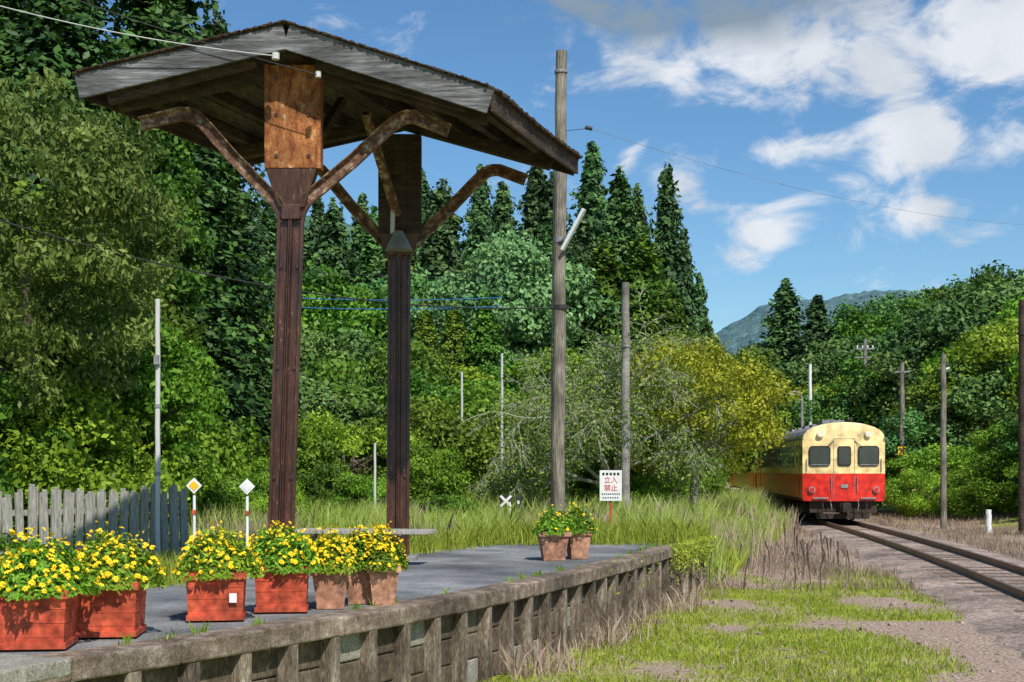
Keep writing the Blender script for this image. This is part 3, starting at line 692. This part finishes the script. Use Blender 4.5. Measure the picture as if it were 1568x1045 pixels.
def bw(me, hn, lst, y, par, wx=1.0, jit=2.):
    for x, z in lst: inst(R.choice(me), hn, 'broadleaf_tree', x, y+R.uniform(-jit, jit), z, par, wx*R.uniform(.9, 1.15))
bw(BF, 12, [(-23, 14.5), (-19.5, 13.8), (-16, 13.8), (-13, 13.4), (-9.6, 13.0), (-6.2, 13.0), (-4, 12.6), (2.5, 11.6), (5.5, 10.8), (8.0, 10.4), (10.4, 9.4)], 72, bf)
inst(BP, 12, 'broadleaf_tree', -.3, 68, 14.0, bf, 1.05)
bw(BM, 8, [(-18, 9.6), (-15.2, 9.2), (-12.6, 9.4), (-10, 8.8), (-7.4, 8.2), (-5, 7.8), (-2.8, 6.8), (-.2, 7.0), (2.4, 7.4), (4.8, 7.4), (7.2, 7.2)], 56, bf, 1.1)
bw(BM, 8, [(-12.5, 7.4), (-10.4, 6.7), (-8.6, 6.2), (-6.9, 5.4), (-5.3, 5.2), (-3.5, 5.6)], 44, bf, 1.1)
bw(BF, 12, [(25.8, 12.6), (28.4, 15.4), (31.4, 17.0), (35, 17.6), (38, 18.2), (41, 19.2), (45, 19.8), (49, 20.5)], 110, bf, 1.15)
bw(BF, 12, [(24, 11.5), (27, 12.2), (30, 13.6), (33, 14.4), (36, 15), (39, 15.5)], 96, bf, 1.15)
bw(BM, 8, [(15.5, 5.0), (17.2, 6.0), (18.6, 7.2), (20.4, 8.4), (22.4, 9.5), (24.2, 10.6), (25.8, 11.8), (28, 13.8), (30.5, 14.6)], 82, bf, 1.15)
bw(BM, 8, [(17.6, 5.0), (19.0, 6.1), (20.4, 7.4), (21.8, 9.4), (23.6, 10.6)], 60, bf, 1.15)
bw(BM+BB[2:], 8, [(19.6, 4.6), (21, 5.4), (18.8, 4.0)], 51, bf, 1.3)
bb = empty('shrub_belt')
for x, y, z in ((-9.0, 38, 4.0), (-7.4, 37, 3.4), (-6.0, 38, 3.6), (-4.6, 39, 4.2), (-3.0, 41, 4.6), (-1.6, 44, 5.0), (-.2, 45, 4.3), (1.0, 44, 4.0), (-2.2, 36, 3.0), (-4.4, 34, 2.4), (-6.2, 33, 2.5),
                (-5.6, 31, 2.1), (-7.0, 30, 2.5), (-3.8, 34, 2.2), (.6, 41, 2.8), (2.2, 43, 3.2), (6.2, 47, 3.2), (7.2, 52, 3.4), (8.0, 58, 3.2), (-8.6, 29, 3.0),
                (-1.0, 47, 6.0), (-6.0, 45, 6.4), (3.4, 48, 5.0), (5, 50, 5), (-5.0, 29, 1.7), (-4.4, 27, 1.3)):
    inst(R.choice(BB[:2] if x > 5 else BB), 4, 'shrub', x, y, z, bb, .75 if x > 5 else R.uniform(.9, 1.2))
for i in range(14):
    x = -6.5+i*.82; inst(R.choice(BB), 4, 'shrub', x, 36+R.uniform(-2, 4)+(x > 0)*2, R.uniform(1.3, 2.0), bb, 1.6)
for x, y, z in ((16.2, 54, 2.4), (17.6, 51, 2.8), (18.8, 47, 3.2), (19.8, 44, 3.6), (17.6, 57, 3.6), (18.4, 42, 2.6), (15.8, 64, 3.4), (16.5, 71, 4.0), (13.6, 104, 5.2), (15.4, 108, 6.4), (12, 106, 5), (18, 95, 5.6)):
    inst(R.choice(BB[1:]), 4, 'shrub', x, y, z, bb, R.uniform(1.0, 1.3))

# left foreground trees
inst(broad('near_tree_mesh', L_oli, 8.2, 2.5, zc=.60, zr=.42, ncl=200, nl=210, ls=.12, cr=.17, droop=1.6, limbs=False, asp=.42), 8.2, 'cherry_tree', -7.6, 21.5, 8.7)
inst(broad('near_tree_mesh', L_mid, 8, 3.0, zc=.55, zr=.45, ncl=120, nl=280, ls=.15, cr=.22), 8, 'broadleaf_tree', -9.0, 26, 7.8)
inst(broad('near_tree_mesh', L_bri, 5, 2.1, zc=.5, zr=.5, ncl=120, nl=260, ls=.11, cr=.2), 5, 'broadleaf_tree', -7.3, 24.8, 5.3)
inst(BB[0], 4, 'shrub', -6.9, 24.5, 3.4); inst(BB[1], 4, 'shrub', -8.0, 22, 4.0, None, 1.1); inst(BB[0], 4, 'shrub', -7.4, 27, 4.4)
inst(BB[2], 4, 'shrub', -9.2, 20.8, 4.6); inst(BB[1], 4, 'shrub', -7.0, 28.5, 2.8); inst(BB[0], 4, 'shrub', -7.3, 21.5, 2.6); inst(BB[2], 4, 'shrub', -10.5, 23, 5)
inst(BB[2], 4, 'shrub', -5.3, 13.9, 1.5, None, .9)
for x, y, z, wx in ((-12.2, 35, 19, 1.5), (-9.5, 36, 17.0, 1.5), (-15, 37, 20, 1.4), (-8.6, 39, 15.0, 1.1)):
    inst(CED[0], 20, 'cedar_tree', x, y, z, None, wx)
iv = MB(); iv.tube([(0, 0, -.5), (.1, 0, 5), (0, 0, 9)], [.3, .22, .1], 10, 1)
for i in range(150):
    z = R.uniform(.6, 9.0); a = R.uniform(0, 6.28); rr_ = (.5+.18*math.sin(z*2.3))*(1 if z < 8 else .55); n_ = 190
    d = norm(rng.normal(size=(n_, 3))); P = np.array((rr_*math.cos(a), rr_*math.sin(a), z))+d*.36*(.4+.6*rng.random((n_, 1)))
    iv.poly(leafq(P, .12, .75, norm(P*np.array([1, 1, 0])), .1, .6), np.clip(R.uniform(.1, .7)+rng.normal(size=n_)*.15, 0, 1), 0)
inst(iv.mesh('ivy_mesh', [L_mid, bark]), 9.2, 'ivy_covered_tree', -7.4, 29.5, 9.6)

inst(broad('yellow_tree_mesh', L_yel, 6, 2.7, zc=.56, zr=.42, ncl=130, nl=200, ls=.11, cr=.2, tm=palebark), 6, 'yellow_green_tree', 5.1, 38.5, 6.2)
inst(broad('yellow_tree_mesh', L_oli, 5, 2.8, zc=.5, zr=.45, ncl=100, nl=160, ls=.11, cr=.2, tm=palebark), 5, 'yellow_green_tree', 2.6, 41, 5.3)
bt = MB(); tips = []
def grow(p, d, L, r, dep):
    pts = [p]; dd = d.copy(); q = p.copy()
    for i in range(4):
        dd = (dd+Vector((R.uniform(-.2, .2), R.uniform(-.2, .2), R.uniform(-.12, .1)-(.10 if dep <= 2 else 0)))).normalized(); q = q+dd*L/4; pts.append(q.copy())
    bt.tube(pts, [r*(1-.11*i) for i in range(5)], 5 if dep > 2 else 3, 1)
    if dep <= 3: tips.extend(pts[1:])
    if dep == 0: return
    for i in range(3 if dep > 1 else 4):
        nd = (dd+Vector((R.uniform(-.9, .9), R.uniform(-.9, .9), R.uniform(-.5, .5)))).normalized()
        grow(pts[R.choice((2, 3, 4))], nd, L*R.uniform(.6, .85), max(r*.55, .006), dep-1)
for d in ((-.9, -.2, .6), (-.55, .3, 1.0), (.3, .2, 1.1), (.75, -.3, .8), (-1, .1, .35), (-.3, -.7, .9), (.25, -.2, 1.3)):
    grow(Vector((0, 0, .9)), Vector(d).normalized(), 1.65, .06, 5)
bt.tube([(0.05, 0, -.4), (0, 0, .5), (0, 0, 1)], [.2, .14, .11], 10, 1)
T = np.array([tuple(t_) for t_ in tips]); T = T[rng.choice(len(T), min(len(T), 10000), replace=False)]
T = np.repeat(T, 3, 0)+rng.normal(size=(len(T)*3, 3))*.13
bt.poly(leafq(T, .09, .5), rng.random(len(T)), 0)
o = bpy.data.objects.new('half_bare_tree', bt.mesh('bare_tree_mesh', [L_oli, palebark])); COL.objects.link(o); o.location = (2.7, 37.2, gz(2.7, 37.2)); o.scale = (1.0, 1.0, 1.1)

# ------------------------------------------------------------------ grasses
def blades(name, pts, h0, h1, wd, lean, m_, parent=None):
    n_ = len(pts); P = np.array(pts); a = rng.random(n_)*np.pi; h = (h0+(h1-h0)*rng.random(n_)**1.5)
    la = rng.random(n_)*2*np.pi; le = h*lean*rng.random(n_)
    sx_ = np.stack([np.cos(a), np.sin(a), np.zeros(n_)], 1)*(wd*(.6+.8*rng.random(n_)))[:, None]/2
    mid = P+np.stack([np.cos(la)*le*.35, np.sin(la)*le*.35, h*.6], 1); tip = P+np.stack([np.cos(la)*le, np.sin(la)*le, h], 1)
    Q = np.stack([P-sx_, P+sx_, mid+sx_*.7, tip, mid-sx_*.7], 1)
    mb = MB(); mb.poly(Q, np.clip(.5+rng.normal(size=n_)*.25, 0, 1), 0)
    return mb.obj(name, [m_])
def scatter(n_, x0, x1, y0, y1, test, z=None):
    o = []
    for i in range(n_):
        y = y0+(y1-y0)*R.random()**1.3; x = R.uniform(x0, x1)
        if test(x, y): o.append((x, y, (gz(x, y) if z is None else z)-.01))
    return o
def inview(x, y): return -.42*y < x < .42*y
short = scatter(280000, -1, 12, 12.2, 34, lambda x, y: inview(x, y) and x > edgeX(y)+.02 and green(x, y)+R.uniform(-.42, .25) > .52)
blades('short_grass', short, .02, .085, .013, .9, L_grs)
weeds = scatter(4500, 0, 9, 13, 34, lambda x, y: x > edgeX(y)+.05 and green(x, y) > .5 and noise.noise(Vector((x*1.2, y*1.2, 7))) > .1)
blades('tall_weeds', weeds, .12, .3, .011, .5, L_grs)
sd_ = [(p[0]+.1, p[1]+.1, p[2]) for p in short[::12]]
blades('dry_litter', sd_, .02, .12, .012, 1.2, L_dry)
def mtest(x, y):
    if not inview(x, y): return False
    if y <= 23: return x < leftX(y)-.05 and not (y < 21 and R.random() < .5)
    return x < edgeX(y)+.2 and x < trackX(y)-1.9
mead = scatter(250000, -16, 10.5, 14, 60, mtest)
mn = [p for p in mead if p[1] < 21.5 and p[0] < -3.6]; mf = [p for p in mead if not (p[1] < 21.5 and p[0] < -3.6)]
blades('meadow_grass', mn, .15, .5, .02, .7, L_mea)
m1 = [p for p in mf if noise.noise(Vector((p[0]*.45, p[1]*.25, 4))) > 0]; m2 = [p for p in mf if noise.noise(Vector((p[0]*.45, p[1]*.25, 4))) <= 0]
blades('tall_meadow_grass', m1, .22, .95, .02, .7, L_mea); blades('low_meadow_grass', m2, .15, .6, .02, .8, L_grs)
dm = [(p[0]+.3, p[1]+.3, p[2]) for p in mf if noise.noise(Vector((p[0]*.5, p[1]*.3, 9))) > .12][::4]
blades('meadow_seed_heads', dm, .5, .95, .016, .5, L_dry)
dr = scatter(130000, 2, 20, 22.5, 60, lambda x, y: inview(x, y) and x > edgeX(y) and abs(x-trackX(y)) > 1.6 and noise.noise(Vector((x*.6, y*.4, 2)))+R.uniform(-.3, .3) > .0)
blades('dry_grass', dr, .04, .26, .018, .7, L_dry)
dw = scatter(22000, 0, 4.5, 13, 24, lambda x, y: edgeX(y)+.03 < x < edgeX(y)+.55+R.uniform(-.3, .1) and noise.noise(Vector((y*.8, 1, 1))) > -.02)
blades('dry_weeds', dw, .08, .42, .012, .9, L_dry)
pg = []
for i in range(9000):
    y = 20.2+2.9*R.random(); x = R.uniform(leftX(y), edgeX(y)+.02)
    if (y-20.2)/2.0+R.uniform(-.4, .4) > .5: pg.append((x, y, ZP-.02))
for i in range(5000):
    y = R.uniform(11, 22); x = leftX(y)+abs(R.gauss(0, .18)); pg.append((x, y, ZP-.02))
blades('platform_grass', pg, .05, .4, .016, .8, L_grs)
pg = []
for c in range(26):
    y = R.uniform(8.6, 21); x = edgeX(y)-.27
    for i in range(R.randint(8, 30)): pg.append((x+R.gauss(0, .025), y+R.gauss(0, .07), ZP-.015))
blades('joint_weeds', pg, .02, .10, .012, 1.0, L_bri)
hp = []
for i in range(1900):
    y = R.uniform(19.8, 22.8) if R.random() < .97 else R.uniform(16, 19); hp.append((edgeX(y)+abs(R.gauss(0, .08)), y, ZP+.05-abs(R.gauss(0, .2))))
hang = MB(); hp = np.array(hp); hang.poly(leafq(hp, .07, .3, None, 0, .8), rng.random(len(hp)), 0); hang.obj('hanging_weeds', [L_grs])
st = MB()
for i in range(30):
    y = R.uniform(21, 31); x = edgeX(y)+R.uniform(.1, 2.4); h = R.uniform(.3, .8)
    st.tube([(x, y, 0), (x+R.uniform(-.04, .04), y, h*.6), (x+R.uniform(-.08, .08), y, h)], [.008, .01, .018], 5, 0)
st.obj('dry_stalks', [bark])
rk = MB()
for i in range(520):
    y = R.uniform(13, 30); x = R.uniform(edgeX(y)+.3, trackX(y)+2.2)
    if green(x, y) > .45 and R.random() < .9: continue
    s_ = R.uniform(.012, .05); z = gz(x, y)
    rk.box((x, y, z+s_*.2), (s_*R.uniform(1, 2), s_*R.uniform(1, 2), s_), 0, rz=R.uniform(0, 3), taper=R.uniform(1.0, 1.5))
rk.obj('loose_stones', [ballast], bevel=.005)

# ------------------------------------------------------------------ light, sky
EL, AZ = math.radians(50), math.radians(158)
sd = Vector((math.sin(AZ)*math.cos(EL), math.cos(AZ)*math.cos(EL), math.sin(EL)))
sl = bpy.data.lights.new('sun', 'SUN'); sl.energy = 5.0; sl.angle = math.radians(.6); sl.color = (1, .95, .87)
so_ = bpy.data.objects.new('sun', sl); COL.objects.link(so_); so_.rotation_euler = sd.to_track_quat('Z', 'Y').to_euler(); so_.location = sd*50
W = bpy.data.worlds.new('World'); scene.world = W; W.use_nodes = True
n = W.node_tree.nodes; l = W.node_tree.links; n.clear()
out = n.new('ShaderNodeOutputWorld'); sky = n.new('ShaderNodeTexSky'); sky.sky_type = 'NISHITA'; sky.sun_disc = False
sky.sun_elevation = EL; sky.sun_rotation = AZ; sky.air_density = 1.0; sky.dust_density = .5; sky.ozone_density = 2.0
hs = n.new('ShaderNodeHueSaturation'); hs.inputs['Saturation'].default_value = 1.15; l.new(sky.outputs[0], hs.inputs['Color'])
tint = n.new('ShaderNodeMix'); tint.data_type = 'RGBA'; tint.blend_type = 'MULTIPLY'; tint.inputs['Factor'].default_value = 1; tint.inputs['B'].default_value = (.80, .98, 1.06, 1)
l.new(hs.outputs[0], tint.inputs['A'])
bg = n.new('ShaderNodeBackground'); bg.inputs['Strength'].default_value = .118; l.new(tint.outputs['Result'], bg.inputs['Color'])
tc = n.new('ShaderNodeTexCoord'); sx_ = n.new('ShaderNodeSeparateXYZ'); l.new(tc.outputs['Generated'], sx_.inputs[0])
az = n.new('ShaderNodeMath'); az.operation = 'ARCTAN2'; l.new(sx_.outputs['X'], az.inputs[0]); l.new(sx_.outputs['Y'], az.inputs[1])
asn = n.new('ShaderNodeMath'); asn.operation = 'ARCSINE'; l.new(sx_.outputs['Z'], asn.inputs[0])
cv = n.new('ShaderNodeCombineXYZ'); l.new(az.outputs[0], cv.inputs[0]); l.new(asn.outputs[0], cv.inputs[1])
def blob(cx, cy, rx, ry, rot, wt):
    mp = n.new('ShaderNodeMapping'); mp.vector_type = 'TEXTURE'; mp.inputs['Location'].default_value = (cx, cy, 0)
    mp.inputs['Rotation'].default_value = (0, 0, math.radians(rot)); mp.inputs['Scale'].default_value = (rx, ry, 1); l.new(cv.outputs[0], mp.inputs[0])
    gr = n.new('ShaderNodeTexGradient'); gr.gradient_type = 'SPHERICAL'; l.new(mp.outputs[0], gr.inputs[0])
    m_ = n.new('ShaderNodeMath'); m_.operation = 'MULTIPLY'; m_.inputs[1].default_value = wt; l.new(gr.outputs['Fac'], m_.inputs[0]); return m_.outputs[0]
def mx_(a, c):
    m_ = n.new('ShaderNodeMath'); m_.operation = 'MAXIMUM'; l.new(a, m_.inputs[0]); l.new(c, m_.inputs[1]); return m_.outputs[0]
bl = [blob(.17, .312, .22, .075, -12, 1.3), blob(.27, .265, .055, .15, 28, 1.25), blob(.35, .30, .13, .08, 20, 1.25), blob(.182, .168, .060, .028, 22, 1.35), blob(.288, .180, .045, .026, 5, 1.25),
      blob(.10, .345, .15, .04, -5, 1.5), blob(-.24, .21, .06, .045, 10, 1.1), blob(-.14, .35, .07, .03, 5, .7), blob(.34, .215, .12, .03, 10, .85), blob(.19, .225, .10, .025, 5, .8), blob(.085, .222, .03, .012, 50, .9), blob(.12, .20, .04, .02, 0, .8), blob(.21, .265, .07, .03, 40, .8)]
s0 = bl[0]
for q in bl[1:]: s0 = mx_(s0, q)
mpn = n.new('ShaderNodeMapping'); mpn.inputs['Rotation'].default_value = (0, 0, math.radians(-35)); mpn.inputs['Scale'].default_value = (10, 18, 1); l.new(cv.outputs[0], mpn.inputs[0])
nz = n.new('ShaderNodeTexNoise'); nz.inputs['Scale'].default_value = 1.5; nz.inputs['Detail'].default_value = 8; nz.inputs['Roughness'].default_value = .6; nz.inputs['Distortion'].default_value = .4
l.new(mpn.outputs[0], nz.inputs['Vector'])
a1 = n.new('ShaderNodeMath'); a1.operation = 'MULTIPLY_ADD'; a1.inputs[1].default_value = 3.2; a1.inputs[2].default_value = -1.6; l.new(nz.outputs[0], a1.inputs[0])
a2 = n.new('ShaderNodeMath'); a2.operation = 'ADD'; l.new(a1.outputs[0], a2.inputs[0]); l.new(s0, a2.inputs[1])
mr = n.new('ShaderNodeMapRange'); mr.interpolation_type = 'SMOOTHSTEP'; mr.inputs[1].default_value = .2; mr.inputs[2].default_value = 1.05; mr.inputs[4].default_value = .95; l.new(a2.outputs[0], mr.inputs[0])
nz2 = n.new('ShaderNodeTexNoise'); nz2.inputs['Scale'].default_value = 9; nz2.inputs['Detail'].default_value = 6; l.new(cv.outputs[0], nz2.inputs['Vector'])
dk = n.new('ShaderNodeMath'); dk.operation = 'MULTIPLY_ADD'; dk.inputs[1].default_value = -1.4; l.new(blob(.08, .345, .22, .055, -5, 1.0), dk.inputs[0]); l.new(nz2.outputs[0], dk.inputs[2])
cr = n.new('ShaderNodeValToRGB'); cr.color_ramp.elements[0].position = -.0; cr.color_ramp.elements[0].color = (.26, .34, .42, 1); cr.color_ramp.elements[1].position = .52; cr.color_ramp.elements[1].color = (.83, .86, .91, 1)
l.new(dk.outputs[0], cr.inputs[0])
bg2 = n.new('ShaderNodeBackground'); bg2.inputs['Strength'].default_value = 1.0; l.new(cr.outputs[0], bg2.inputs['Color'])
ms = n.new('ShaderNodeMixShader'); l.new(mr.outputs[0], ms.inputs[0]); l.new(bg.outputs[0], ms.inputs[1]); l.new(bg2.outputs[0], ms.inputs[2]); l.new(ms.outputs[0], out.inputs[0])

# ------------------------------------------------------------------ camera
cam = bpy.data.cameras.new('camera'); co = bpy.data.objects.new('camera', cam); COL.objects.link(co)
co.location = (0, 0, 2.0); co.rotation_euler = (math.pi/2, 0, 0)
cam.sensor_fit = 'HORIZONTAL'; cam.sensor_width = 36; cam.lens = 48.2; cam.shift_y = .1247; cam.clip_start = .1; cam.clip_end = 6000
scene.camera = co
scene.view_settings.view_transform = 'Standard'; scene.view_settings.look = 'None'; scene.view_settings.exposure = 0
print('objs', len(bpy.data.objects), 'blades', len(short), len(mead), len(dr))
